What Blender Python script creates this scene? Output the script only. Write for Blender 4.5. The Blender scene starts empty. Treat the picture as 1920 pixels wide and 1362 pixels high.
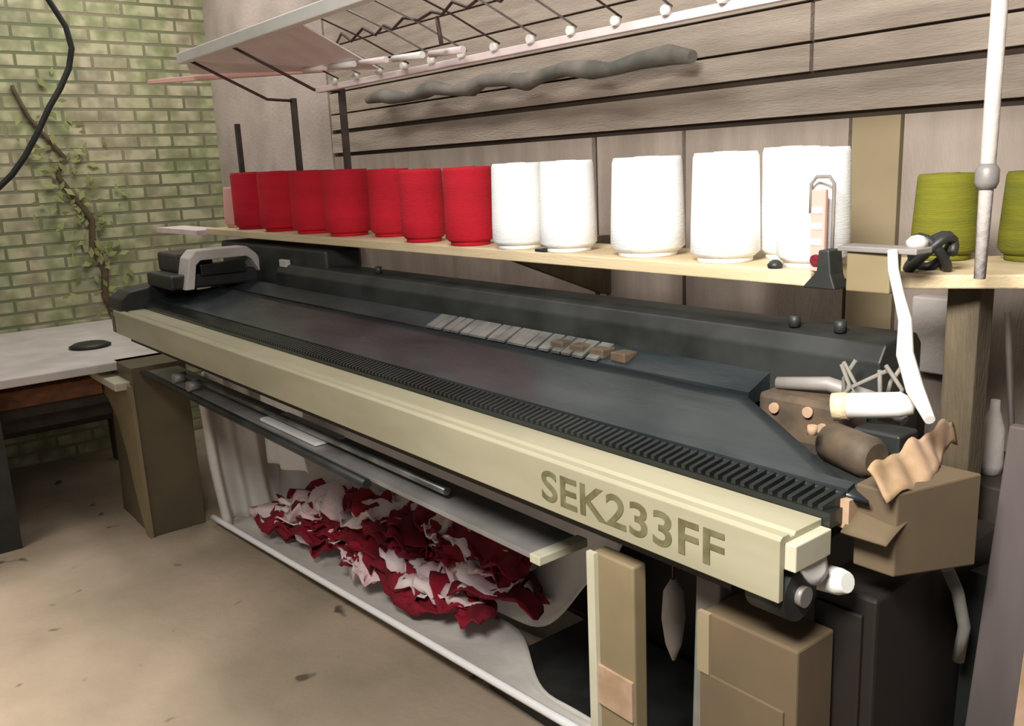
import bpy, bmesh, math, random
from mathutils import Vector, Matrix, noise
random.seed(7)
C = bpy.context.scene.collection
S = bpy.context.scene
# ------------------------------------------------------------ camera, light, exposure
cd = bpy.data.cameras.new('camera'); cam = bpy.data.objects.new('camera', cd); C.objects.link(cam)
cd.sensor_width = 36; cd.lens = 1650/1920*36; cd.clip_start = .02
R = Matrix(((.629, -.143, .764), (.776, .171, -.607), (-.044, .975, .219)))
cam.matrix_world = Matrix.Translation((0, 0, 1.6)) @ R.to_quaternion().to_matrix().to_4x4()
S.camera = cam
S.view_settings.view_transform = 'Standard'; S.view_settings.look = 'None'
S.view_settings.gamma = 1; S.view_settings.exposure = 0.35
S.view_settings.use_curve_mapping = False
w = bpy.data.worlds.new('world'); S.world = w; w.use_nodes = True
w.node_tree.nodes['Background'].inputs[0].default_value = (1, .97, .93, 1)
w.node_tree.nodes['Background'].inputs[1].default_value = .19
def area(name, loc, target, size, power, col=(1, 1, 1), sy=None):
    l = bpy.data.lights.new(name, 'AREA'); l.shape = 'RECTANGLE'; l.size = size; l.size_y = sy or size
    l.energy = power; l.color = col
    o = bpy.data.objects.new(name, l); C.objects.link(o); o.location = loc
    o.rotation_euler = (Vector(target)-Vector(loc)).to_track_quat('-Z', 'Y').to_euler()
    return o
n_ = area('key_light_near', (-.35, -.15, 2.45), (-.95, 1.6, 1.2), .7, 31, (1, .96, .9), .4); n_.data.spread = math.radians(112)  # unseen area light added so the beam brightens toward its right end
area('area_light_middle', (-2.6, 1.30, 3.0), (-2.6, 1.75, 1.3), 1.4, 11, (1, .96, .92), .2)  # area light out of view, aimed down at the shelf and back wall
l_ = area('fill_light_aisle', (-2.9, -1.1, 3.1), (-2.9, -.85, 0), 1.6, 34, (1, .92, .82), 1.0); l_.data.spread = math.radians(72)  # unseen area light added to brighten the aisle floor
area('fill_light_far', (-4.55, 1.25, 3.15), (-5.4, 1.1, .9), 1.3, 20, (1, .97, .9), .5)  # unseen area light added for the brick wall, kept behind the beam front

# ------------------------------------------------------------ materials
def mat(name, c1, c2=None, rough=.6, metal=0, scale=6, bump=0, bscale=60, stretch=(1, 1, 1), detail=4, lo=.35, hi=.65, spec=.5):
    m = bpy.data.materials.new(name); m.use_nodes = True; n = m.node_tree.nodes; L = m.node_tree.links
    b = n['Principled BSDF']; b.inputs['Roughness'].default_value = rough; b.inputs['Metallic'].default_value = metal
    b.inputs['Specular IOR Level'].default_value = spec
    b.inputs['Base Color'].default_value = (*c1, 1)
    tc = n.new('ShaderNodeTexCoord'); mp = n.new('ShaderNodeMapping'); mp.inputs['Scale'].default_value = stretch
    L.new(tc.outputs['Object'], mp.inputs[0])
    if c2:
        t = n.new('ShaderNodeTexNoise'); t.inputs['Scale'].default_value = scale; t.inputs['Detail'].default_value = detail
        L.new(mp.outputs[0], t.inputs['Vector'])
        r = n.new('ShaderNodeValToRGB'); r.color_ramp.elements[0].position = lo; r.color_ramp.elements[1].position = hi
        r.color_ramp.elements[0].color = (*c1, 1); r.color_ramp.elements[1].color = (*c2, 1)
        L.new(t.outputs['Fac'], r.inputs[0]); L.new(r.outputs[0], b.inputs['Base Color'])
    if bump:
        t2 = n.new('ShaderNodeTexNoise'); t2.inputs['Scale'].default_value = bscale; t2.inputs['Detail'].default_value = 5
        L.new(mp.outputs[0], t2.inputs['Vector'])
        bp = n.new('ShaderNodeBump'); bp.inputs['Strength'].default_value = bump; bp.inputs['Distance'].default_value = .01
        L.new(t2.outputs['Fac'], bp.inputs['Height']); L.new(bp.outputs[0], b.inputs['Normal'])
    return m
M = {}
M['plank'] = mat('plank', (.36, .29, .235), (.50, .42, .345), .8, scale=5, bump=.5, stretch=(.6, 1, 5))
M['groove'] = mat('groove', (.045, .03, .02), (.07, .05, .035), .9)
M['plaster'] = mat('plaster', (.52, .43, .39), (.40, .33, .29), .9, scale=4, bump=.3)
M['panel'] = mat('panel', (.40, .33, .28), (.30, .245, .20), .8, scale=3, bump=.3, stretch=(4, 1, .7))
M['ochre'] = mat('ochre', (.34, .27, .16), (.28, .22, .13), .8, scale=3)
M['beige'] = mat('beige', (.39, .36, .25), (.32, .295, .20), .42, scale=5, stretch=(.5, 2, 2))
M['beige_rim'] = mat('beige_rim', (.60, .57, .44), (.50, .48, .35), .4, scale=8)
M['olive'] = mat('olive', (.135, .11, .062), (.10, .083, .05), .5, scale=4)
M['legtan'] = mat('legtan', (.27, .21, .12), (.21, .165, .09), .5, scale=5)
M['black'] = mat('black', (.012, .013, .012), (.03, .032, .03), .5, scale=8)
M['gloss'] = mat('gloss', (.008, .010, .010), (.02, .023, .022), .25, scale=4, stretch=(.5, 2, 2))
M['plate'] = mat('plate', (.018, .026, .030), (.045, .053, .057), .35, metal=.3, scale=4, stretch=(.8, 2, 2), bump=.15, bscale=14)
M['steel'] = mat('steel', (.36, .36, .34), (.16, .16, .15), .35, metal=.6, scale=9)
M['paleplate'] = mat('paleplate', (.33, .31, .30), (.20, .19, .18), .4, metal=.2, scale=6)
M['rust'] = mat('rust', (.12, .08, .05), (.06, .045, .03), .7, scale=20)
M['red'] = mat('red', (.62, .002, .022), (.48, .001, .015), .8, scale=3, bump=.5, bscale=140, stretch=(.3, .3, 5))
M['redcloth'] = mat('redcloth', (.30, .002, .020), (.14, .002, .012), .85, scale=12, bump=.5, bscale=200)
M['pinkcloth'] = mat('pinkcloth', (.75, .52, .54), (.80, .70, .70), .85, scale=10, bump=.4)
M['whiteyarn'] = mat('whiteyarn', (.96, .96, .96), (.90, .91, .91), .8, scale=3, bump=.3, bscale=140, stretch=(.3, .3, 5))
M['pinkyarn'] = mat('pinkyarn', (.72, .42, .36), (.62, .35, .30), .8, scale=3)
M['green'] = mat('green', (.19, .185, .006), (.13, .14, .008), .8, scale=14, bump=.5, bscale=140, stretch=(.3, .3, 5))
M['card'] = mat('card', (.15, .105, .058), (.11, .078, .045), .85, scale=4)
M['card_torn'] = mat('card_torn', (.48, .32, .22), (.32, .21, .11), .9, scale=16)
M['wood'] = mat('wood', (.72, .58, .38), (.60, .47, .28), .6, scale=5, stretch=(.4, 4, 4), bump=.2)
M['post'] = mat('post', (.15, .115, .07), (.085, .065, .04), .8, scale=5, stretch=(3, 3, .5), bump=.4)
M['white'] = mat('white', (.85, .84, .80), (.75, .74, .70), .45)
M['greymetal'] = mat('greymetal', (.33, .30, .28), (.22, .20, .19), .5, metal=.2)
M['ledge'] = mat('ledge', (.60, .55, .52), (.48, .44, .41), .7, scale=5, bump=.2)
M['redwood'] = mat('redwood', (.22, .085, .035), (.12, .05, .03), .8, scale=6, stretch=(1, 3, 6))
M['dark'] = mat('dark', (.03, .022, .018), (.055, .042, .035), .7, scale=10)
M['cloth'] = mat('cloth', (.74, .70, .65), (.58, .55, .51), .8, scale=4, bump=.3, bscale=18)
M['mauve'] = mat('mauve', (.075, .06, .057), (.115, .092, .087), .8, scale=3, stretch=(3, 3, .7))
M['pinkplastic'] = mat('pinkplastic', (.82, .70, .69), (.70, .57, .57), .5, scale=9)
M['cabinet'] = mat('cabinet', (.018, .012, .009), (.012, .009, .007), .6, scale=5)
M['ink'] = mat('ink', (.10, .09, .035), (.17, .155, .08), .7, scale=30)
M['bark'] = mat('bark', (.13, .085, .05), (.08, .055, .03), .9, scale=30)
M['leaf'] = mat('leaf', (.20, .23, .07), (.33, .34, .14), .7, scale=8)
M['bundle'] = mat('bundle', (.27, .24, .21), (.13, .13, .11), .9, scale=8)
M['wire'] = mat('wire', (.07, .035, .03), None, .6)
# concrete floor
M['floor'] = mat('floor', (.25, .205, .145), (.46, .36, .27), .75, scale=1.6, detail=8, bump=.3, bscale=30, lo=.3, hi=.7)
def floor_spots():
    m = M['floor']; n = m.node_tree.nodes; L = m.node_tree.links; b = n['Principled BSDF']
    src = b.inputs['Base Color'].links[0].from_socket
    tc = n.new('ShaderNodeTexCoord'); t = n.new('ShaderNodeTexNoise'); t.inputs['Scale'].default_value = 7; t.inputs['Detail'].default_value = 2
    L.new(tc.outputs['Object'], t.inputs['Vector'])
    r = n.new('ShaderNodeValToRGB'); r.color_ramp.elements[0].position = .69; r.color_ramp.elements[1].position = .74
    r.color_ramp.elements[0].color = (0, 0, 0, 1); r.color_ramp.elements[1].color = (1, 1, 1, 1); L.new(t.outputs['Fac'], r.inputs[0])
    mx = n.new('ShaderNodeMix'); mx.data_type = 'RGBA'; L.new(r.outputs[0], mx.inputs[0]); L.new(src, mx.inputs[6]); mx.inputs[7].default_value = (.10, .075, .05, 1)
    L.new(mx.outputs[2], b.inputs['Base Color'])
floor_spots()
def brick_material():
    m = bpy.data.materials.new('brick'); m.use_nodes = True; n = m.node_tree.nodes; L = m.node_tree.links
    b = n['Principled BSDF']; b.inputs['Roughness'].default_value = .85
    tc = n.new('ShaderNodeTexCoord'); sp = n.new('ShaderNodeSeparateXYZ'); cb = n.new('ShaderNodeCombineXYZ')
    L.new(tc.outputs['Object'], sp.inputs[0]); L.new(sp.outputs['Y'], cb.inputs['X']); L.new(sp.outputs['Z'], cb.inputs['Y'])
    def noise_t(scale, det=4, vec=tc.outputs['Object']):
        t = n.new('ShaderNodeTexNoise'); t.inputs['Scale'].default_value = scale; t.inputs['Detail'].default_value = det
        L.new(vec, t.inputs['Vector']); return t.outputs['Fac']
    def ramp(fac, stops):
        r = n.new('ShaderNodeValToRGB'); e = r.color_ramp.elements
        while len(e) < len(stops): e.new(.5)
        for q, (p, c) in zip(e, stops): q.position = p; q.color = (*c, 1)
        L.new(fac, r.inputs[0]); return r.outputs[0]
    mpv = n.new('ShaderNodeMapping'); mpv.inputs['Scale'].default_value = (1, 2.6, .8); L.new(tc.outputs['Object'], mpv.inputs[0])
    face = ramp(noise_t(1.0, 3, mpv.outputs[0]), [(.33, (.17, .21, .15)), (.44, (.33, .31, .19)), (.52, (.25, .30, .13)), (.60, (.40, .34, .23)), (.70, (.32, .28, .22))])
    face2 = ramp(noise_t(9, 2), [(.35, (.16, .17, .09)), (.5, (.40, .39, .24)), (.62, (.72, .67, .45))])
    mx = n.new('ShaderNodeMix'); mx.data_type = 'RGBA'; mx.inputs[0].default_value = .42
    L.new(face, mx.inputs[6]); L.new(face2, mx.inputs[7])
    mort = ramp(noise_t(2.2, 3), [(.35, (.15, .17, .09)), (.6, (.26, .23, .15))])
    br = n.new('ShaderNodeTexBrick'); br.inputs['Scale'].default_value = 1; br.inputs['Brick Width'].default_value = .2
    br.inputs['Row Height'].default_value = .075; br.inputs['Mortar Size'].default_value = .010; br.inputs['Mortar Smooth'].default_value = .4
    L.new(cb.outputs[0], br.inputs['Vector']); L.new(mx.outputs[2], br.inputs['Color1']); L.new(mx.outputs[2], br.inputs['Color2']); L.new(mort, br.inputs['Mortar'])
    L.new(br.outputs['Color'], b.inputs['Base Color'])
    bp = n.new('ShaderNodeBump'); bp.inputs['Strength'].default_value = .5; bp.inputs['Distance'].default_value = .01; bp.invert = True
    L.new(br.outputs['Fac'], bp.inputs['Height']); L.new(bp.outputs[0], b.inputs['Normal'])
    return m
M['brick'] = brick_material()

# ------------------------------------------------------------ mesh helpers
class MB:
    def __init__(s): s.b = bmesh.new(); s.mats = []
    def _m(s, faces, m):
        if m is None: return
        if m not in s.mats: s.mats.append(m)
        for f in faces: f.material_index = s.mats.index(m)
    def hexa(s, pts, m=None):      # 8 points, bottom 4 then top 4
        v = [s.b.verts.new(p) for p in pts]
        F = [s.b.faces.new([v[i] for i in q]) for q in ((3, 2, 1, 0), (4, 5, 6, 7), (0, 1, 5, 4), (1, 2, 6, 5), (2, 3, 7, 6), (3, 0, 4, 7))]
        s._m(F, m); return s
    def box(s, a, b, m=None, rz=0, piv=None):
        (x0, y0, z0), (x1, y1, z1) = a, b
        p = [(x0, y0, z0), (x1, y0, z0), (x1, y1, z0), (x0, y1, z0), (x0, y0, z1), (x1, y0, z1), (x1, y1, z1), (x0, y1, z1)]
        if rz:
            c = Vector(piv or ((x0+x1)/2, (y0+y1)/2, 0)); T = Matrix.Rotation(rz, 3, 'Z')
            p = [tuple(c + T @ (Vector(q)-c)) for q in p]
        return s.hexa(p, m)
    def prism(s, prof, a, b, axis='X', m=None):   # profile of 2D pts extruded along axis
        def P(q, t): return {'X': (t, q[0], q[1]), 'Y': (q[0], t, q[1]), 'Z': (q[0], q[1], t)}[axis]
        A = [s.b.verts.new(P(q, a)) for q in prof]; B = [s.b.verts.new(P(q, b)) for q in prof]; k = len(prof)
        F = [s.b.faces.new(A), s.b.faces.new(B[::-1])] + [s.b.faces.new((A[i], B[i], B[(i+1) % k], A[(i+1) % k])) for i in range(k)]
        s._m(F, m); return s
    def tube(s, pts, r, seg=10, m=None):
        pts = [Vector(p) for p in pts]; rs = r if isinstance(r, (list, tuple)) else [r]*len(pts); rings = []
        up = None
        for i, p in enumerate(pts):
            d = (pts[min(i+1, len(pts)-1)]-pts[max(i-1, 0)]).normalized()
            if up is None: up = Vector((0, 0, 1)) if abs(d.z) < .9 else Vector((1, 0, 0))
            u = d.cross(up).normalized(); v = u.cross(d).normalized(); up = v
            rings.append([s.b.verts.new(p + (u*math.cos(t)+v*math.sin(t))*rs[i]) for t in [2*math.pi*j/seg for j in range(seg)]])
        F = [s.b.faces.new(rings[0][::-1]), s.b.faces.new(rings[-1])]
        G = []
        for a, b in zip(rings, rings[1:]):
            for j in range(seg): G.append(s.b.faces.new((a[j], a[(j+1) % seg], b[(j+1) % seg], b[j])))
        for f in G: f.smooth = True
        s._m(F+G, m); return s
    def lathe(s, prof, c, seg=28, m=None):        # prof (r,z)
        rings = []
        for r, z in prof: rings.append([s.b.verts.new((c[0]+r*math.cos(t), c[1]+r*math.sin(t), c[2]+z)) for t in [2*math.pi*j/seg for j in range(seg)]])
        G = [s.b.faces.new((a[j], a[(j+1) % seg], b[(j+1) % seg], b[j])) for a, b in zip(rings, rings[1:]) for j in range(seg)]
        for f in G: f.smooth = True
        G += [s.b.faces.new(rings[0][::-1]), s.b.faces.new(rings[-1])]
        s._m(G, m); return s
    def grid(s, f, nu, nv, thick=.003, m=None, smooth=True):   # closed sheet from f(u,v)
        def pt(i, j): return Vector(f(i/nu, j/nv))
        P = [[pt(i, j) for j in range(nv+1)] for i in range(nu+1)]
        def nrm(i, j):
            a = P[min(i+1, nu)][j]-P[max(i-1, 0)][j]; b = P[i][min(j+1, nv)]-P[i][max(j-1, 0)]; n = a.cross(b)
            return n.normalized() if n.length > 1e-9 else Vector((0, 0, 1))
        A = [[s.b.verts.new(P[i][j]) for j in range(nv+1)] for i in range(nu+1)]
        B = [[s.b.verts.new(P[i][j]-nrm(i, j)*thick) for j in range(nv+1)] for i in range(nu+1)]
        G = []
        for i in range(nu):
            for j in range(nv):
                G.append(s.b.faces.new((A[i][j], A[i+1][j], A[i+1][j+1], A[i][j+1])))
                G.append(s.b.faces.new((B[i][j+1], B[i+1][j+1], B[i+1][j], B[i][j])))
        for i in range(nu):
            G.append(s.b.faces.new((A[i+1][0], A[i][0], B[i][0], B[i+1][0]))); G.append(s.b.faces.new((A[i][nv], A[i+1][nv], B[i+1][nv], B[i][nv])))
        for j in range(nv):
            G.append(s.b.faces.new((A[0][j], A[0][j+1], B[0][j+1], B[0][j]))); G.append(s.b.faces.new((A[nu][j+1], A[nu][j], B[nu][j], B[nu][j+1])))
        for f_ in G: f_.smooth = smooth
        s._m(G, m); return s
    def build(s, name, m=None, parent=None, bevel=0):
        bmesh.ops.recalc_face_normals(s.b, faces=s.b.faces)
        me = bpy.data.meshes.new(name); s.b.to_mesh(me); s.b.free()
        for q in (s.mats or [m]): me.materials.append(M[q] if isinstance(q, str) else q)
        o = bpy.data.objects.new(name, me); C.objects.link(o)
        if parent is not None:
            o.parent = parent; o.location = -Vector(parent.location)   # parts are modelled in world coordinates
            o.matrix_parent_inverse = Matrix.Identity(4)
            if parent.parent is not None: o.location = (0, 0, 0)
        if bevel:
            b = o.modifiers.new('bevel', 'BEVEL'); b.width = bevel; b.segments = 2; b.limit_method = 'ANGLE'
        return o
def tag(o, label=None, cat=None, group=None, kind=None):
    for k, v in (('label', label), ('category', cat), ('group', group), ('kind', kind)):
        if v: o[k] = v
    return o
def thing(name, label, cat, loc=(0, 0, 0), group=None):
    o = bpy.data.objects.new(name, None); C.objects.link(o); o.location = loc; o.empty_display_size = .05
    return tag(o, label, cat, group)
def box1(a, b): return MB().box(a, b)

# ------------------------------------------------------------ the setting
XL, YB = -5.65, 2.2
tag(box1((XL-.2, -3.2, -.1), (1.6, YB+.12, 0)).build('floor', 'floor'), kind='structure')
tag(box1((XL-.2, -3.2, 0), (XL, YB, 3.4)).build('wall_left', 'brick'), kind='structure')
wb = MB(); wb.box((XL-.2, YB, 0), (1.6, YB+.12, 3.4), 'groove')
T = YB-.018
wb.box((XL, T, 0), (-4.13, YB, 3.4), 'plaster')
for a, b in ((1.70, 1.792), (1.812, 1.882), (1.890, 1.985), (1.993, 2.09), (2.098, 2.2), (2.208, 3.4)):
    xs = [-4.11, -1.40, 1.6] if a > 1.8 else [-4.11, 1.6]
    for x0, x1 in zip(xs, xs[1:]): wb.box((x0, T-(.006 if a < 1.8 else 0), a), (x1-.012, YB, b), 'plank')
for x0, x1, m_ in ((-4.11, -2.25, 'panel'), (-2.225, -1.85, 'panel'), (-1.835, -1.29, 'panel'), (-1.28, -1.15, 'ochre'), (-1.14, 1.6, 'panel')):
    wb.box((x0, T, 0), (x1, YB, 1.682), m_)
tag(wb.build('wall_back'), kind='structure')
tag(box1((.55, -.2, 0), (.67, YB, 3.4)).build('wall_right', 'mauve'), kind='structure')

# ------------------------------------------------------------ knitting machine
mc = thing('knitting_machine', 'long beige and black flat knitting machine marked SEK233FF across the middle', 'knitting machine', (-2.3, 1.3, 0))
# front beam: a thin C shaped cover, its right end open
fb = MB().prism([(1.0, .972), (1.0, 1.068), (1.006, 1.073), (1.022, 1.073), (1.026, 1.067), (1.034, 1.067), (1.038, 1.072), (1.105, 1.072), (1.105, 1.060), (1.012, 1.060), (1.012, .972)], -3.99, -.672)
beam = fb.build('front_beam', 'beige', mc, .0015)
MB().box((-.69, 1.014, 1.020), (-.655, 1.104, 1.061)).build('beam_top_flange', 'beige_rim', mc, .002)
lt = MB().prism([(-4.0, 0.0)]*0 or [(1.0, .972), (1.012, .972), (1.08, .955), (1.08, 1.06), (1.012, 1.06), (1.0, 1.05)], -4.03, -3.975); tag(lt.build('beam_end_cap', 'olive', mc, .004))
MB().prism([(1.06, .925), (1.62, .925), (1.62, 1.055), (1.06, 1.055)], -4.0, -.80).build('bed_frame', 'cabinet', mc)
# lettering
cu = bpy.data.curves.new('model_lettering', 'FONT'); cu.body = 'SEK233FF'; cu.size = .080; cu.extrude = .0006; cu.offset = .0012; cu.space_character = 1.02
to = bpy.data.objects.new('tmp_text', cu); C.objects.link(to)
me = bpy.data.meshes.new_from_object(to.evaluated_get(bpy.context.evaluated_depsgraph_get())); bpy.data.objects.remove(to)
xs = [v.co.x for v in me.vertices]; ys = [v.co.y for v in me.vertices]
sx, sz = .418/(max(xs)-min(xs)), .060/(max(ys)-min(ys)); mx_, my_ = min(xs), min(ys)
for v in me.vertices: x, y, z = v.co; v.co = (-1.185+(x-mx_)*sx, .9993-z, .990+(y-my_)*sz)
me.materials.clear(); me.materials.append(M['ink'])
tx = bpy.data.objects.new('lettering', me); C.objects.link(tx); tx.parent = mc; tx.location = -Vector(mc.location); tx['label'] = 'dark olive SEK233FF lettering'
# end hardware
eb = MB().grid(lambda u, v: (-.672+.03*math.sin(u*math.pi/2)*0+.012*v, 1.015+.088*u, 1.052-.062*math.sin(u*2.2)*v-.01*v), 10, 6, .004)
eb.build('end_bracket', 'white', mc)
MB().tube([(-.74, 1.055, .968), (-.672, 1.055, .968)], .042, 20).build('drive_pulley', 'black', mc)
MB().tube([(-.675, 1.055, .966), (-.662, 1.055, .966)], .016, 14).build('pulley_hub', 'greymetal', mc)
MB().tube([(-.71, 1.13, .962), (-.655, 1.13, .968), (-.64, 1.128, .972)], [.021, .021, .016], 14).build('end_knob', 'white', mc, .001)
# needle comb
cb = MB().box((-3.98, 1.106, 1.058), (-.66, 1.155, 1.082))
for i in range(190):
    x = -3.97 + i*.0174
    cb.hexa([(x, 1.108, 1.082), (x+.008, 1.108, 1.082), (x+.02, 1.15, 1.082), (x+.012, 1.15, 1.082), (x, 1.108, 1.090), (x+.008, 1.108, 1.090), (x+.02, 1.15, 1.104), (x+.012, 1.15, 1.104)])
cb.build('needle_comb', 'gloss', mc)
def plate_f(u, v):
    x0, x1 = -4.0+.30*v, -.625-.37*v
    x = x0+(x1-x0)*u; y = 1.150+.20*v; z = 1.100+.056*v + .0035*noise.noise(Vector((x*6, y*9, 0)))
    return (x, y, z)
MB().grid(plate_f, 60, 8, .01).build('front_needle_bed', 'plate', mc)
MB().box((-4.0, 1.345, 1.06), (-.99, 1.40, 1.115), 'black').build('bed_channel', 'black', mc)
rb = MB().hexa([(-3.9, 1.40, 1.12), (-1.02, 1.40, 1.12), (-1.02, 1.475, 1.12), (-3.9, 1.475, 1.12), (-3.9, 1.40, 1.145), (-1.02, 1.40, 1.145), (-1.02, 1.475, 1.175), (-3.9, 1.475, 1.175)])
rb.build('rear_needle_bed', 'plate', mc)
rs = MB()
for i in range(17):
    x = -2.15+i*.042+random.uniform(-.008, .008); rs.hexa([(x, 1.395, 1.147), (x+.035, 1.395, 1.147), (x+.03, 1.46, 1.170), (x-.01, 1.46, 1.170), (x, 1.395, 1.153), (x+.035, 1.395, 1.153), (x+.03, 1.46, 1.178), (x-.01, 1.46, 1.178)])
rs.build('bright_slide', 'steel', mc)
MB().prism([(1.47, 1.06), (1.47, 1.225), (1.49, 1.255), (1.53, 1.262), (1.60, 1.262), (1.62, 1.24), (1.62, 1.06)], -3.35, -.79).build('rear_cover', 'black', mc, .004)
MB().hexa([(-3.9, 1.152, 1.082), (-.66, 1.152, 1.082), (-.66, 1.168, 1.082), (-3.9, 1.168, 1.082), (-3.9, 1.152, 1.108), (-.66, 1.152, 1.108), (-.66, 1.172, 1.113), (-3.9, 1.172, 1.113)]).build('bed_strip', 'plate', mc)
MB().box((-4.0, 1.505, 1.06), (-2.98, 1.66, 1.325)).build('drive_housing', 'black', mc, .012)
MB().box((-3.34, 1.485, 1.235), (-3.27, 1.503, 1.275)).build('housing_latch', 'ledge', mc, .003)
MB().box((-3.9, 1.96, .02), (-.95, 1.985, 1.0)).build('shade_backdrop', 'cabinet', mc)  # dark sheet added behind the machine to deepen the shade beneath it
MB().prism([(1.004, 1.074), (1.012, 1.12), (1.05, 1.15), (1.34, 1.19), (1.34, 1.06), (1.02, 1.06)], -4.06, -3.90).build('deck_end_cap', 'black', mc, .006)
for x in (-2.62, -1.0, -.9):
    MB().tube([(x, 1.52, 1.262), (x, 1.52, 1.285)], .012, 10).build('cover_knob', 'black', mc)
for i in range(4): MB().box((-1.62+i*.07, 1.41, 1.150), (-1.575+i*.07, 1.455, 1.172)).build('cam_block', 'rust', mc, .003)
# take-down gear below the beam
MB().hexa([(-3.9, 1.085, .790), (-1.30, 1.085, .790), (-1.31, 1.215, .790), (-3.9, 1.215, .790), (-3.9, 1.085, .803), (-1.30, 1.085, .803), (-1.31, 1.215, .803), (-3.9, 1.215, .803)]).build('lower_tray', 'paleplate', mc, .002)
MB().box((-1.33, 1.08, .786), (-1.298, 1.218, .806)).build('tray_lip', 'beige_rim', mc, .002)
MB().tube([(-3.95, 1.075, .79), (-2.0, 1.075, .785)], .014, 10).build('take_down_rod', 'black', mc)
MB().tube([(-3.6, 1.13, .83), (-1.7, 1.13, .83)], .011, 10).build('take_down_roller', 'steel', mc)
for x, y in ((-3.55, 1.10), (-3.36, 1.09)): MB().tube([(x, y-.02, .825), (x, y+.03, .825)], .02, 12).build('roller_knob', 'greymetal', mc)
MB().hexa([(-2.75, 1.10, .806), (-2.35, 1.10, .806), (-2.35, 1.2, .806), (-2.75, 1.2, .806), (-2.75, 1.10, .815), (-2.35, 1.10, .815), (-2.35, 1.2, .815), (-2.75, 1.2, .815)]).build('tray_cover', 'white', mc)
# left leg: flared front flange, panel behind, box
lg = MB().box((-4.30, 1.045, 0), (-4.03, 1.29, .80)).build('leg', 'olive', mc, .004)
prof = [(-4.02, 0), (-4.02, .80), (-4.03, .90), (-4.10, .90)]
outer = [(-4.075, 0), (-4.12, .10), (-4.165, .20), (-4.215, .38), (-4.30, .52), (-4.42, .60), (-4.62, .655), (-4.9, .665), (-4.9, .70), (-4.10, .72)]
fl = MB(); fl.prism(outer + [(-4.02, .72), (-4.02, 0)], 1.028, 1.045, 'Y'); o = fl.build('leg_flange', 'legtan', lg)
pn = MB(); pn.prism([(-4.06, 0), (-4.52, 0), (-4.48, .28), (-4.46, .50), (-4.40, .60), (-4.06, .62)], 1.05, 1.07, 'Y'); pn.build('shaded_leg_panel', 'olive', lg)  # recessed panel, its shade put into the dark olive
MB().box((-4.62, .98, .70), (-4.06, 1.16, .735)).build('leg_top_bracket', 'beige_rim', lg, .004)
# right leg
rl = MB().box((-1.092, 1.036, 0), (-.99, 1.07, .905)).build('leg', 'legtan', mc, .004)
MB().box((-1.098, 1.026, 0), (-1.078, 1.036, .905)).build('leg_edge', 'beige_rim', rl)
MB().box((-1.078, 1.030, .60), (-.992, 1.036, .68)).build('leg_plate', 'card_torn', rl)
# carriage at far left
cg = thing('knitting_carriage', 'black carriage with pale arched handle frame at the machine far left end', 'carriage', (-3.75, 1.35, 1.16))
MB().box((-3.93, 1.14, 1.165), (-3.62, 1.52, 1.225)).build('carriage_body', 'black', cg, .01)
MB().box((-3.95, 1.20, 1.222), (-3.72, 1.36, 1.305)).build('carriage_motor', 'dark', cg, .012)
MB().box((-3.66, 1.26, 1.215), (-3.60, 1.45, 1.262)).build('carriage_plate', 'gloss', cg, .004)
hf = MB(); 
hf.prism([(1.185, 1.165), (1.215, 1.290), (1.245, 1.320), (1.46, 1.320), (1.50, 1.285), (1.545, 1.195), (1.52, 1.185), (1.478, 1.262), (1.455, 1.280), (1.26, 1.280), (1.240, 1.262), (1.222, 1.165)], -3.70, -3.585); hf.build('handle_frame', 'ledge', cg, .004)

# ------------------------------------------------------------ shelf and cones of yarn
sh = thing('wooden_shelf', 'long pale wooden plank shelf above the machine carrying red and white yarn', 'shelf', (-2.5, 1.6, 1.352))
MB().box((-4.15, 1.50, 1.347), (-.955, 1.755, 1.376)).build('shelf_board', 'wood', sh, .003)
MB().box((-4.75, 1.46, 1.345), (-4.16, 1.60, 1.368)).build('shelf_end_strip', 'pinkplastic', sh)
for x in (-3.95, -2.2): MB().prism([(1.68, 1.352), (YB-.018, 1.352), (YB-.018, 1.15), (YB-.05, 1.15), (1.68, 1.335)], x, x+.03).build('shelf_bracket', 'post', sh)
ZS = 1.3765
def yarn_cone(name, X, Y, D, H, material, label, group, z=ZS, taper=.84, cat='yarn cone'):
    t = thing(name, label, cat, (X, Y, z), group)
    r = D/2
    MB().lathe([(r*.86, .012), (r, .022), (r*.99, H*.3), (r*(taper+.03), H*.93), (r*(taper-.02), H-.006)], (X, Y, z), 32).build('yarn_winding', material, t)
    MB().lathe([(r*.34, H-.010), (r*.34, H-.0045), (r*.24, H-.0045), (r*.22, H-.008)], (X, Y, z), 16).build('cone_tip', material, t)
    MB().lathe([(r*.80, 0), (r*.80, .014), (r*.5, .014)], (X, Y, z), 20).build('cone_base', material, t)
    return t
G = 'red yarn cones on the shelf'
for X, Y, D, H, lab in (
    (-3.83, 1.61, .178, .252, 'red yarn cone standing leftmost on the shelf, beside the pale pink one'),
    (-3.52, 1.60, .178, .250, 'second red yarn cone from the left end of the shelf'),
    (-3.22, 1.60, .175, .246, 'third red yarn cone from the left end of the shelf'),
    (-2.93, 1.59, .172, .243, 'fourth red yarn cone from the left end of the shelf'),
    (-2.71, 1.64, .150, .238, 'red yarn cone set back in the shade between left row and right pair'),
    (-2.385, 1.56, .140, .232, 'left cone of the front pair of red yarn cones'),
    (-2.135, 1.56, .148, .232, 'red yarn cone touching the first white cone')):
    yarn_cone('red_yarn_cone', X, Y, D, H, 'red', lab, G, taper=.95)
yarn_cone('pink_yarn_cone', -4.05, 1.62, .12, .19, 'pinkyarn', 'small pale pink yarn cone at the left end of the shelf', None)
G = 'white yarn cones on the shelf'
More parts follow.
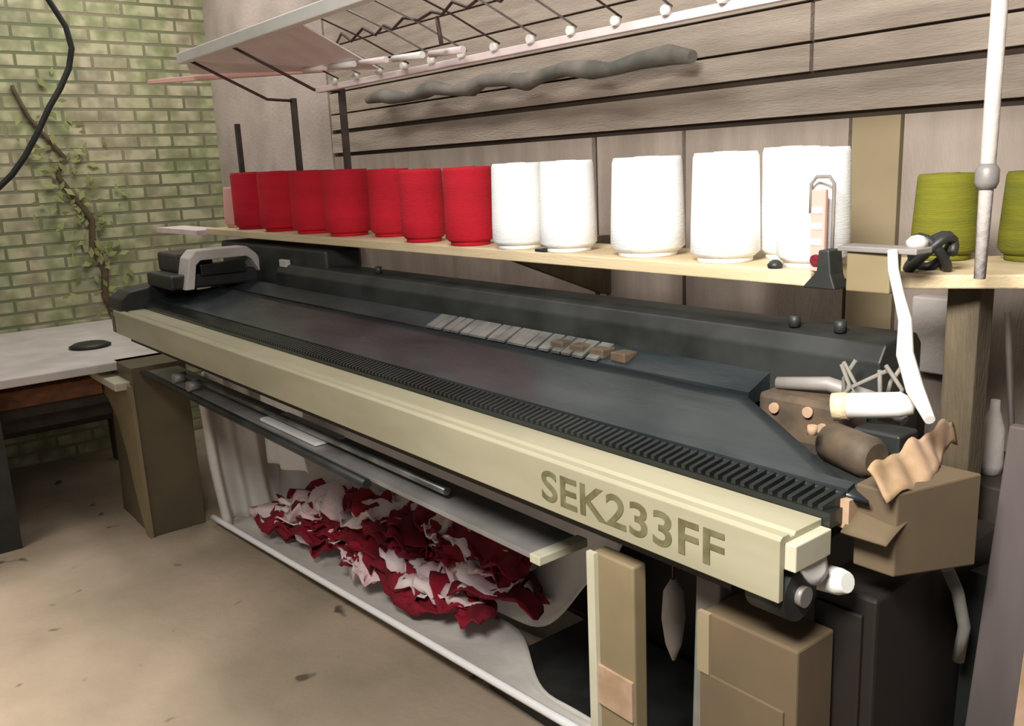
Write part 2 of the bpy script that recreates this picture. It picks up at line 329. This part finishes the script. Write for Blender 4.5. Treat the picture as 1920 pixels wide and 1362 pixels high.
for X, Y, D, H, lab in (
    (-1.905, 1.56, .150, .236, 'white yarn cone directly right of the red cones'),
    (-1.715, 1.57, .150, .236, 'second white yarn cone, left of the wide dark gap'),
    (-1.455, 1.59, .178, .236, 'single white yarn cone standing alone between the two gaps'),
    (-1.215, 1.575, .150, .238, 'white yarn cone at the left of the right-hand white cluster'),
    (-1.13, 1.69, .130, .243, 'white yarn cone half hidden at the back of the right-hand cluster'),
    (-1.005, 1.585, .142, .238, 'rightmost white yarn cone, behind the pink gauge')):
    yarn_cone('white_yarn_cone', X, Y, D, H, 'whiteyarn', lab, G, taper=.90)
# pink gauge before the last white cone
g = thing('pink_gauge', 'narrow pink upright gauge in a grey arched frame with a dark red dot', 'gauge', (-.935, 1.512, ZS))
MB().box((-.962, 1.505, ZS), (-.932, 1.517, ZS+.155), None).build('gauge_strip', 'pinkyarn', g, .003)
MB().tube([(-.966, 1.511, ZS+.11), (-.966, 1.511, ZS+.165), (-.955, 1.511, ZS+.178), (-.928, 1.511, ZS+.178), (-.918, 1.511, ZS+.165), (-.918, 1.511, ZS)], .0035, 8).build('gauge_frame', 'bundle', g)
MB().tube([(-.947, 1.5055, ZS+.022), (-.947, 1.500, ZS+.022)], .011, 14).build('gauge_dot', 'redcloth', g)
for i in range(3): MB().box((-.959, 1.5035, ZS+.05+i*.03), (-.937, 1.5052, ZS+.062+i*.03)).build('gauge_mark', 'pinkplastic', g)
o = MB().lathe([(.014, 0), (.016, .006), (.010, .014), (.003, .017)], (-1.045, 1.515, ZS), 14).build('black_button', 'black'); tag(o, 'small black round button on the shelf edge left of the pink gauge', 'button')
o = MB().box((-1.775, 1.503, ZS), (-1.735, 1.53, ZS+.008)).build('dark_clip', 'black', None, .002); tag(o, 'small dark clip on the shelf between the first two white cones', 'clip')

# right end bracket, clamp, strap
br = thing('shelf_end_bracket', 'grey flat metal arm with black clamp fixed at the right shelf end', 'bracket', (-.85, 1.5, 1.378))
MB().box((-.872, 1.45, 1.424), (-.722, 1.50, 1.434), None, -.05).build('bracket_arm', 'greymetal', br, .002)
MB().lathe([(.018, 0), (.018, .010), (.010, .018), (.002, .020)], (-.745, 1.49, 1.434), 14).build('arm_button', 'ledge', br)
MB().prism([(-.945, 1.352), (-.875, 1.352), (-.885, 1.380), (-.890, 1.424), (-.912, 1.424), (-.915, 1.385)], 1.455, 1.499, 'Y').build('clamp', 'black', br, .003)
MB().box((-.858, 1.46, 1.352), (-.775, 1.499, 1.424)).build('bracket_block', 'legtan', br, .003)
o = MB().tube([(-.762, 1.440, 1.432), (-.756, 1.435, 1.40), (-.742, 1.43, 1.36), (-.718, 1.41, 1.32), (-.70, 1.38, 1.27), (-.66, 1.34, 1.225), (-.610, 1.29, 1.195)], [.008, .009, .009, .011, .014, .014, .008], 10).build('white_strap', 'white')
tag(o, 'white cloth strap hanging from the bracket arm down to the carton', 'strap')
bk = MB(); bk.tube([(-.775+.04*math.cos(t)*(1-.02*t), 1.60+.03*math.sin(t), ZS+.035+.03*math.sin(t*1.3)+.0*t) for t in [i*.35 for i in range(40)]], .009, 8)
tag(bk.build('black_cable_coil', 'black'), 'black coiled cable heaped at the shelf end before the green cone', 'cable')
# angled right shelf
a = Vector((-.80, 1.525)); b = Vector((-.40, 1.79)); n_ = Vector((-(b-a).y, (b-a).x)).normalized()*.30
sp = [a, b, b+n_, a+n_]
o = MB().hexa([(p.x, p.y, 1.352) for p in sp] + [(p.x, p.y, 1.377) for p in sp]).build('angled_shelf', 'wood', None, .003)
tag(o, 'short pale wooden shelf set at an angle on the brown post at right', 'shelf')
for X, Y, D, lab in ((-.845, 1.80, .125, 'olive green yarn cone left of the thin pole'), (-.70, 1.86, .125, 'olive green yarn cone right of the thin pole, cut by the picture edge')):
    yarn_cone('green_yarn_cone', X, Y, D, .175, 'green', lab, 'olive green yarn cones on the angled shelf', z=1.378, taper=.86)
o = MB().box((-.765, 1.655, 0), (-.705, 1.715, 1.351)).build('wooden_post', 'post', None, .003); tag(o, 'dark weathered square wooden post under the angled shelf', 'post')
tag(MB().tube([(-.60, 1.64, .84), (-.67, 1.69, 1.30)][::-1], .006, 8).build('shelf_strut', 'dark'), 'thin dark strut slanting beside the wooden post', 'strut')

# ------------------------------------------------------------ overhead rack
rk = thing('yarn_guide_rack', 'overhead rack with white rail, cream lower rail and wire yarn guides', 'rack', (-2.3, 1.45, 2.0))
MB().box((-3.63, 1.275, 2.045), (-.70, 1.31, 2.085)).build('top_rail', 'white', rk, .004)
lr = MB().box((-3.10, 1.59, 1.895), (-.60, 1.61, 1.915), 'pinkplastic'); lr.build('lower_rail', None, rk, .002)
MB().hexa([(-4.97, 1.58, 2.105), (-2.95, 1.58, 1.955), (-2.95, 1.60, 1.955), (-4.97, 1.60, 2.105), (-4.97, 1.58, 2.125), (-2.95, 1.58, 1.985), (-2.95, 1.60, 1.985), (-4.97, 1.60, 2.125)]).build('end_bar', 'pinkyarn', rk, .002)
MB().hexa([(-4.3, 1.57, 2.085), (-2.6, 1.57, 1.925), (-2.6, 1.30, 2.05), (-3.6, 1.30, 2.055), (-4.3, 1.57, 2.09), (-2.6, 1.57, 1.93), (-2.6, 1.30, 2.055), (-3.6, 1.30, 2.06)]).build('rack_sheet', 'pinkplastic', rk)
zz = []
for i in range(26):
    zz.append((-2.75+i*.06, 1.43+.008*math.sin(i*1.3), 2.005+(.014 if i % 2 else -.006)+random.uniform(-.006, .006)))
MB().tube(zz, .0045, 6).build('guide_wire', 'wire', rk)
for i in range(15):
    x = -2.95+i*.155
    MB().tube([(x, 1.31, 2.05), (x+.01, 1.44, 2.0), (x+.015, 1.60, 1.93)], .0028, 6).build('tension_arm', 'wire' if i % 3 == 0 else 'greymetal', rk)
    MB().tube([(x+.015, 1.588, 1.921), (x+.015, 1.572, 1.921)], .011, 12).build('eyelet', 'white', rk)
for i in range(5):
    x = -3.0+i*.2
    MB().tube([(x, 1.5, 1.962-.01*i), (x+.16, 1.5, 1.955-.01*i)], .010, 8).build('tension_spring', 'white' if i % 2 else 'pinkplastic', rk)
for x in (-3.55, -3.13): MB().tube([(x, 1.715, 1.905), (x, 1.60, 1.91), (x, 1.30, 2.05)], .006, 8).build('cross_arm', 'wire', rk)
MB().tube([(-.642, 1.50, 2.045), (-.71, 1.30, 2.06)], .008, 8).build('cross_arm', 'greymetal', rk)
MB().tube([(-2.07, 1.44, 2.0), (-2.055, 1.44, 1.925)], .006, 8).build('drop_wire', 'wire', rk)
for x in (-4.17, -3.55, -3.13): MB().box((x-.012, 1.705, 1.377), (x+.012, 1.725, 1.915 if x > -3.7 else 1.85)).build('upright', 'dark', rk)
MB().tube([(-.642, 1.50, 1.385), (-.642, 1.50, 1.60), (-.642, 1.50, 2.05)], [.009, .012, .012], 12).build('right_pole', 'ledge', rk)
MB().lathe([(.014, 0), (.018, .01), (.018, .03), (.012, .04)], (-.642, 1.50, 1.53), 12).build('pole_collar', 'greymetal', rk)
o = MB().tube([(-3.6+i*.11, 2.10+.015*math.sin(i*2.1), 1.915-.0015*i+.012*math.sin(i*1.7)) for i in range(18)], [.016+.016*abs(math.sin(i*1.1)) for i in range(18)], 10).build('dark_wall_bundle', 'bundle')
tag(o, 'long grey-green bundle tied along the planks behind the rack', 'bundle')

# ------------------------------------------------------------ clutter at the machine's right end
ctn = thing('open_carton', 'torn tan cardboard carton at the right end of the machine', 'carton', (-.63, 1.3, .965))
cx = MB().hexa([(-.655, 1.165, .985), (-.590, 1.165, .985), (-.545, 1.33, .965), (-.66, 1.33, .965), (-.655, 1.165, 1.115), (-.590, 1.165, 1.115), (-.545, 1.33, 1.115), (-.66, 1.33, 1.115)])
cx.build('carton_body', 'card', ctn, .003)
def flap(u, v):
    x = -.625+.03*v+.02*math.sin(u*5)*v-.035*u; y = 1.14+.33*u; z = 1.150+.005*math.sin(u*17)-.04*v+.004*math.sin(u*31+v*4)
    return (x, y, z)
MB().grid(flap, 30, 6, .004).build('torn_flap', 'card_torn', ctn)
MB().grid(lambda u, v: (-.655+.07*v, 1.13+.16*u, 1.045+.035*math.sin(u*math.pi)*(1-v*.4)), 12, 4, .005).build('curled_flap', 'card', ctn)
MB().box((-.668, 1.14, 1.05), (-.650, 1.165, 1.095)).build('corner_tab', 'card_torn', ctn)
t = thing('dark_motor', 'dark brown cylindrical motor lying at the machine right end', 'motor', (-.72, 1.24, 1.1))
MB().tube([(-.775, 1.285, 1.125), (-.765, 1.282, 1.127), (-.68, 1.245, 1.130), (-.665, 1.242, 1.130)], [.022, .034, .034, .026], 20).build('motor_barrel', 'rust', t)
MB().box((-.80, 1.20, 1.07), (-.67, 1.30, 1.098)).build('motor_mount', 'black', t, .004)
MB().tube([(-.765, 1.22, 1.155), (-.765, 1.22, 1.170)], .008, 8).build('terminal', 'card_torn', t)
t = thing('white_roll', 'small white roll with cream end cap lying on the brown clutter', 'roll', (-.72, 1.31, 1.16))
MB().tube([(-.765, 1.32, 1.182), (-.685, 1.345, 1.194), (-.665, 1.352, 1.192)], [.022, .021, .012], 16).build('roll_body', 'white', t)
MB().tube([(-.785, 1.313, 1.178), (-.763, 1.321, 1.182)], .024, 16).build('roll_cap', 'wood', t)
tag(MB().box((-.74, 1.30, 1.120), (-.66, 1.36, 1.155)).build('black_block', 'black', None, .004), 'black block under the white roll', 'block')
t = thing('brown_gearbox', 'rusty brown gearbox with rounded cover at the machine right end', 'gearbox', (-.9, 1.4, 1.1))
MB().box((-.97, 1.36, 1.075), (-.80, 1.46, 1.165)).build('gearbox_body', 'rust', t, .01)
MB().tube([(-.955, 1.40, 1.175), (-.86, 1.42, 1.185), (-.77, 1.44, 1.165), (-.72, 1.43, 1.14)], [.012, .014, .014, .01], 8).build('cover_pipe', 'greymetal', t)
for x, z in ((-.93, 1.14), (-.86, 1.145), (-.83, 1.12)): MB().tube([(x, 1.36, z), (x, 1.352, z)], .010, 10).build('bolt_head', 'card_torn', t)
MB().box((-.97, 1.22, 1.055), (-.76, 1.36, 1.085)).build('gearbox_plate', 'dark', t, .004)
rnd = random.Random(3)
for k in range(7):
    x = rnd.uniform(-.86, -.70); y = rnd.uniform(1.36, 1.45)
    MB().tube([(x, y, 1.17), (x+rnd.uniform(-.03, .03), y+.01, 1.20), (x+rnd.uniform(-.04, .04), y+.02, 1.235)], .004, 6).build('loose_lead', 'bundle', t)
# cabinet and things below
t = thing('control_cabinet', 'dark brown metal cabinet standing under the right end of the machine', 'cabinet', (-.65, 1.4, 0))
MB().box((-.725, 1.18, 0), (-.62, 1.60, .93)).build('cabinet_body', 'cabinet', t, .006)
MB().box((-.722, 1.172, .05), (-.64, 1.18, .90)).build('cabinet_door', 'cabinet', t, .003)
o = MB().prism([(1.40, 0), (1.62, 0), (1.66, .86), (1.44, .90)], -.60, -.56).build('dark_side_panel', 'gloss'); tag(o, 'tall black panel standing beside the dark cabinet', 'panel')
tag(MB().tube([(-.60, 1.36, .93), (-.585, 1.37, .89), (-.575, 1.38, .83), (-.585, 1.39, .76)], .010, 8).build('grey_hose', 'bundle'), 'short grey hose bending down the side of the cabinet', 'hose')
t = thing('brown_carton', 'tall plain brown carton standing below the lettering end of the beam', 'carton', (-.75, 1.1, 0))
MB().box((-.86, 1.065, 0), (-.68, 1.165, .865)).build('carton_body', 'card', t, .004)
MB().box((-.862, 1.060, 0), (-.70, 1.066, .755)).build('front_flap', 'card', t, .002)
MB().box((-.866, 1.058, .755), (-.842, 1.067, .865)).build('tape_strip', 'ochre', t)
tag(MB().prism([(-.93, .55), (-.87, .50), (-.868, .90), (-.92, .90)], 1.12, 1.2, 'Y').build('olive_bag', 'bundle', None, .004), 'dark olive folded sheet between brown carton and right leg', 'sheet')
o = MB().lathe([(.004, -.10), (.018, -.06), (.026, 0), (.022, .06), (.006, .09)], (-1.145, 1.32, .64), 14).build('pale_oval_weight', 'ledge'); tag(o, 'pale oval weight hanging in the dark right of the front leg', 'weight')
tag(MB().tube([(-1.145, 1.32, .725), (-1.145, 1.32, .90)], .003, 6).build('weight_cord', 'wire'), 'thin cord holding the pale oval weight', 'cord')
t = thing('leaning_board', 'broad grey-mauve board leaning at the right foreground edge', 'board', (-.5, 1.45, 0))
MB().hexa([(-.60, 1.38, 0), (-.36, 1.38, 0), (-.36, 1.40, 0), (-.60, 1.40, 0), (-.548, 1.42, 1.17), (-.36, 1.42, 1.17), (-.36, 1.44, 1.17), (-.548, 1.44, 1.17)]).build('board_panel', 'mauve', t, .003)
MB().hexa([(-.512, 1.372, 0), (-.495, 1.372, 0), (-.495, 1.38, 0), (-.512, 1.38, 0), (-.48, 1.41, 1.17), (-.465, 1.41, 1.17), (-.465, 1.42, 1.17), (-.48, 1.42, 1.17)]).build('board_edge_strip', 'card_torn', t)
tag(MB().lathe([(.02, 0), (.024, .02), (.022, .10), (.010, .14), (.009, .16)], (-.755, 1.88, .92), 14).build('pale_bottle', 'ledge'), 'pale bottle in the gap right of the wooden post', 'bottle')
tag(box1((-.90, 1.80, 0), (-.66, 2.05, .919)).build('dark_stand', 'dark', None, .004), 'dark stand carrying the pale bottle behind the wooden post', 'stand')
tag(MB().box((-.80, YB-.10, 1.15), (-.71, YB-.02, 1.25)).build('grey_wall_box', 'greymetal', None, .005), 'small grey box on the wall right of the wooden post', 'box')
tag(MB().box((-1.07, YB-.07, 1.05), (-.97, YB-.02, 1.24)).build('pale_wall_box', 'ledge', None, .005), 'pale upright box on the wall left of the wooden post', 'box')

# ------------------------------------------------------------ cloth trough and fabric heap
def rim(u): return (-3.97+2.45*u, 1.31+.09*u, .035+.085*u)
def sm(a, b, t): t = max(0, min(1, (t-a)/(b-a))); return t*t*(3-2*t)
def trough(u, v):
    x, y, z = rim(u); wd = .27-.21*sm(.74, .93, u)
    z2 = z-.022*math.sin(v*math.pi)*(1-sm(.74, .93, u))+.006*noise.noise(Vector((x*4, v*4, 1)))*v
    return (x, y+wd*v, max(z2, .006))
def back(u, v):
    x = -3.97+(2.28+.03*v)*u; uu = (x+3.97)/2.45; _, y, z = rim(uu)
    lift = .30*sm(.80, 1.0, u)**2+.02*u
    zz = z+lift*(1-v)+(.64-z*.3)*v
    return (x, y+.272+.14*v**.8+.012*math.sin(x*15+v*2)*v+.012*noise.noise(Vector((x*3, v*4, 0))), max(zz, .01))
ct = thing('cloth_trough', 'white cloth trough slung under the machine to catch knitted fabric', 'cloth', (-2.8, 1.5, 0))
MB().grid(trough, 70, 12, .004).build('trough_floor', 'cloth', ct)
MB().grid(back, 70, 20, .004).build('trough_back', 'cloth', ct)
MB().tube([(rim(i/20)[0], rim(i/20)[1]-.004, rim(i/20)[2]+.004) for i in range(21)], .013, 8).build('front_hem', 'whiteyarn', ct)
def left_end(u, v):
    y = 1.31+.42*u; z = .03+.70*v
    x = -3.97+.03*math.sin(u*26)+.02*math.sin(u*11+2)+.10*(1-v)*(1-v)
    return (x+.03*noise.noise(Vector((u*5, v*2, 0))), y-.02*v, z)
MB().grid(left_end, 60, 16, .004).build('left_end_cloth', 'cloth', ct)
tag(MB().box((-2.02, 1.45, 0), (-1.12, 1.92, .078)).build('shade_slab', 'black', None, .006), 'low black slab added to fill in the shade behind the right end of the cloth trough', 'shade slab')  # made-up slab standing in for the dark floor gap by the trough
# heap: crumpled strips of red and pale knitted fabric
hp = MB(); hr = random.Random(11)
def hy(x): return 1.31+.09*(x+3.97)/2.35
def crumple(c, sz, m, seed, ang):
    ca, sa = math.cos(ang), math.sin(ang)
    def f(u, v):
        p_, q_ = 2*u-1, 2*v-1; a, b = p_*math.sqrt(1-q_*q_/2)*sz*.85, q_*math.sqrt(1-p_*p_/2)*sz*.55
        q = Vector((u*2.6+seed, v*2.6, seed*.7))
        z = c[2] + sz*.42*noise.noise(q) - (a*a+b*b)*.9
        a += sz*.28*noise.noise(q+Vector((9, 0, 0))); b += sz*.28*noise.noise(q+Vector((0, 9, 0)))
        return (c[0]+a*ca-b*sa, c[1]+(a*sa+b*ca)*.75, max(z, c[2]-.06, .03))
    hp.grid(f, 9, 7, .005, m)
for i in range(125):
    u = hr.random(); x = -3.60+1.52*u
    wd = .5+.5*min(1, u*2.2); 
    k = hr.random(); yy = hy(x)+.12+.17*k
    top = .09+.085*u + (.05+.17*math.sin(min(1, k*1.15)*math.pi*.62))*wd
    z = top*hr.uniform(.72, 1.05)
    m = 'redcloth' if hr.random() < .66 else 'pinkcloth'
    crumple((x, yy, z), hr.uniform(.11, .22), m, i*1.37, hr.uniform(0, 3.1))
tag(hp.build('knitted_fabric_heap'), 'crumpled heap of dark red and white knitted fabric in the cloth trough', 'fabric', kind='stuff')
hw = MB().grid(lambda u, v: (-3.72+.40*u-.04*math.sin(v*5)*u, 1.50+.02*math.sin(u*9), .32+.46*v+.05*u*(1-v)), 16, 12, .004)
tag(hw.build('white_hanging_cloth', 'whiteyarn'), 'bright white cloth scrap hanging above the fabric heap', 'cloth')

# ------------------------------------------------------------ left side: bench, timber, cable, vine
t = thing('pale_bench', 'wide pale bench top against the brick wall at left', 'bench', (-4.9, .2, 0))
MB().box((-5.64, -1.4, .760), (-4.24, 1.50, .80)).build('bench_top', 'ledge', t, .006)
MB().box((-4.44, .46, 0), (-4.34, .56, .76)).build('leg', 'black', t)
MB().box((-5.45, 1.25, 0), (-5.37, 1.33, .76)).build('leg', 'dark', t)
MB().box((-4.40, -1.2, 0), (-4.32, -1.12, .76)).build('leg', 'dark', t)
tag(MB().box((-4.80, .30, .62), (-4.45, 1.02, .70)).build('reddish_timber', 'redwood', None, .004), 'reddish brown timber stored under the pale bench', 'timber')
tag(MB().box((-5.0, .30, .56), (-4.50, 1.10, .615)).build('dark_timber', 'dark', None, .004), 'black plank just below the reddish timber', 'timber')
tag(MB().box((-5.3, .20, .47), (-4.62, 1.24, .55)).build('dark_rail', 'dark', None, .004), 'lower dark rail running beneath the bench', 'rail')
MB().box((-5.55, -1.3, .30), (-5.2, 1.3, .34)).build('lower_shelf', 'dark', t)
tag(MB().lathe([(.09, 0), (.10, .01), (.075, .022), (.02, .025)], (-4.75, 1.06, .80), 20).build('black_disc', 'black'), 'flat black disc lying on the bench beside the machine', 'disc')
pts = [(-4.6, 1.02, 2.62), (-4.6, 1.072, 2.424), (-4.6, 1.128, 2.313), (-4.6, 1.140, 2.22), (-4.6, 1.115, 2.13), (-4.6, 1.065, 2.04), (-4.6, 1.008, 1.958), (-4.6, .94, 1.84), (-4.6, .875, 1.74), (-4.6, .81, 1.66), (-4.6, .73, 1.59), (-4.6, .60, 1.52)]
tag(MB().tube(pts, .0135, 10).build('black_cable', 'black'), 'thick black cable hanging in a curve before the brick wall', 'cable')
t = thing('climbing_vine', 'thin brown vine stem with sparse green leaves on the brick wall', 'vine', (-5.62, 1.3, .8))
vp = [(1.06, 2.15), (1.12, 1.98), (1.20, 1.86), (1.27, 1.76), (1.22, 1.66), (1.30, 1.52), (1.37, 1.40), (1.35, 1.25), (1.40, 1.10), (1.38, .95), (1.42, .81)]
MB().tube([(XL+.02, y, z) for y, z in vp], [.010, .011, .012, .014, .014, .016, .018, .018, .02, .022, .022], 8).build('stem', 'bark', t)
lf = MB(); lrn = random.Random(5)
for i in range(150):
    y, z = lrn.choice(vp[2:]); y += lrn.gauss(.02, .10); z += lrn.gauss(0, .13); z = max(z, .84); s_ = lrn.uniform(.018, .04); a_ = lrn.uniform(0, 6.28)
    x = XL+lrn.uniform(.012, .05); d = Vector((0, math.cos(a_), math.sin(a_)))*s_; e = Vector((.3, -math.sin(a_), math.cos(a_)))*s_*.45; c = Vector((x, y, z))
    v = [lf.b.verts.new(c+q) for q in (-d, e, d, -e)]; lf.b.faces.new(v)
tag(lf.build('leaves', 'leaf', t), kind='stuff')
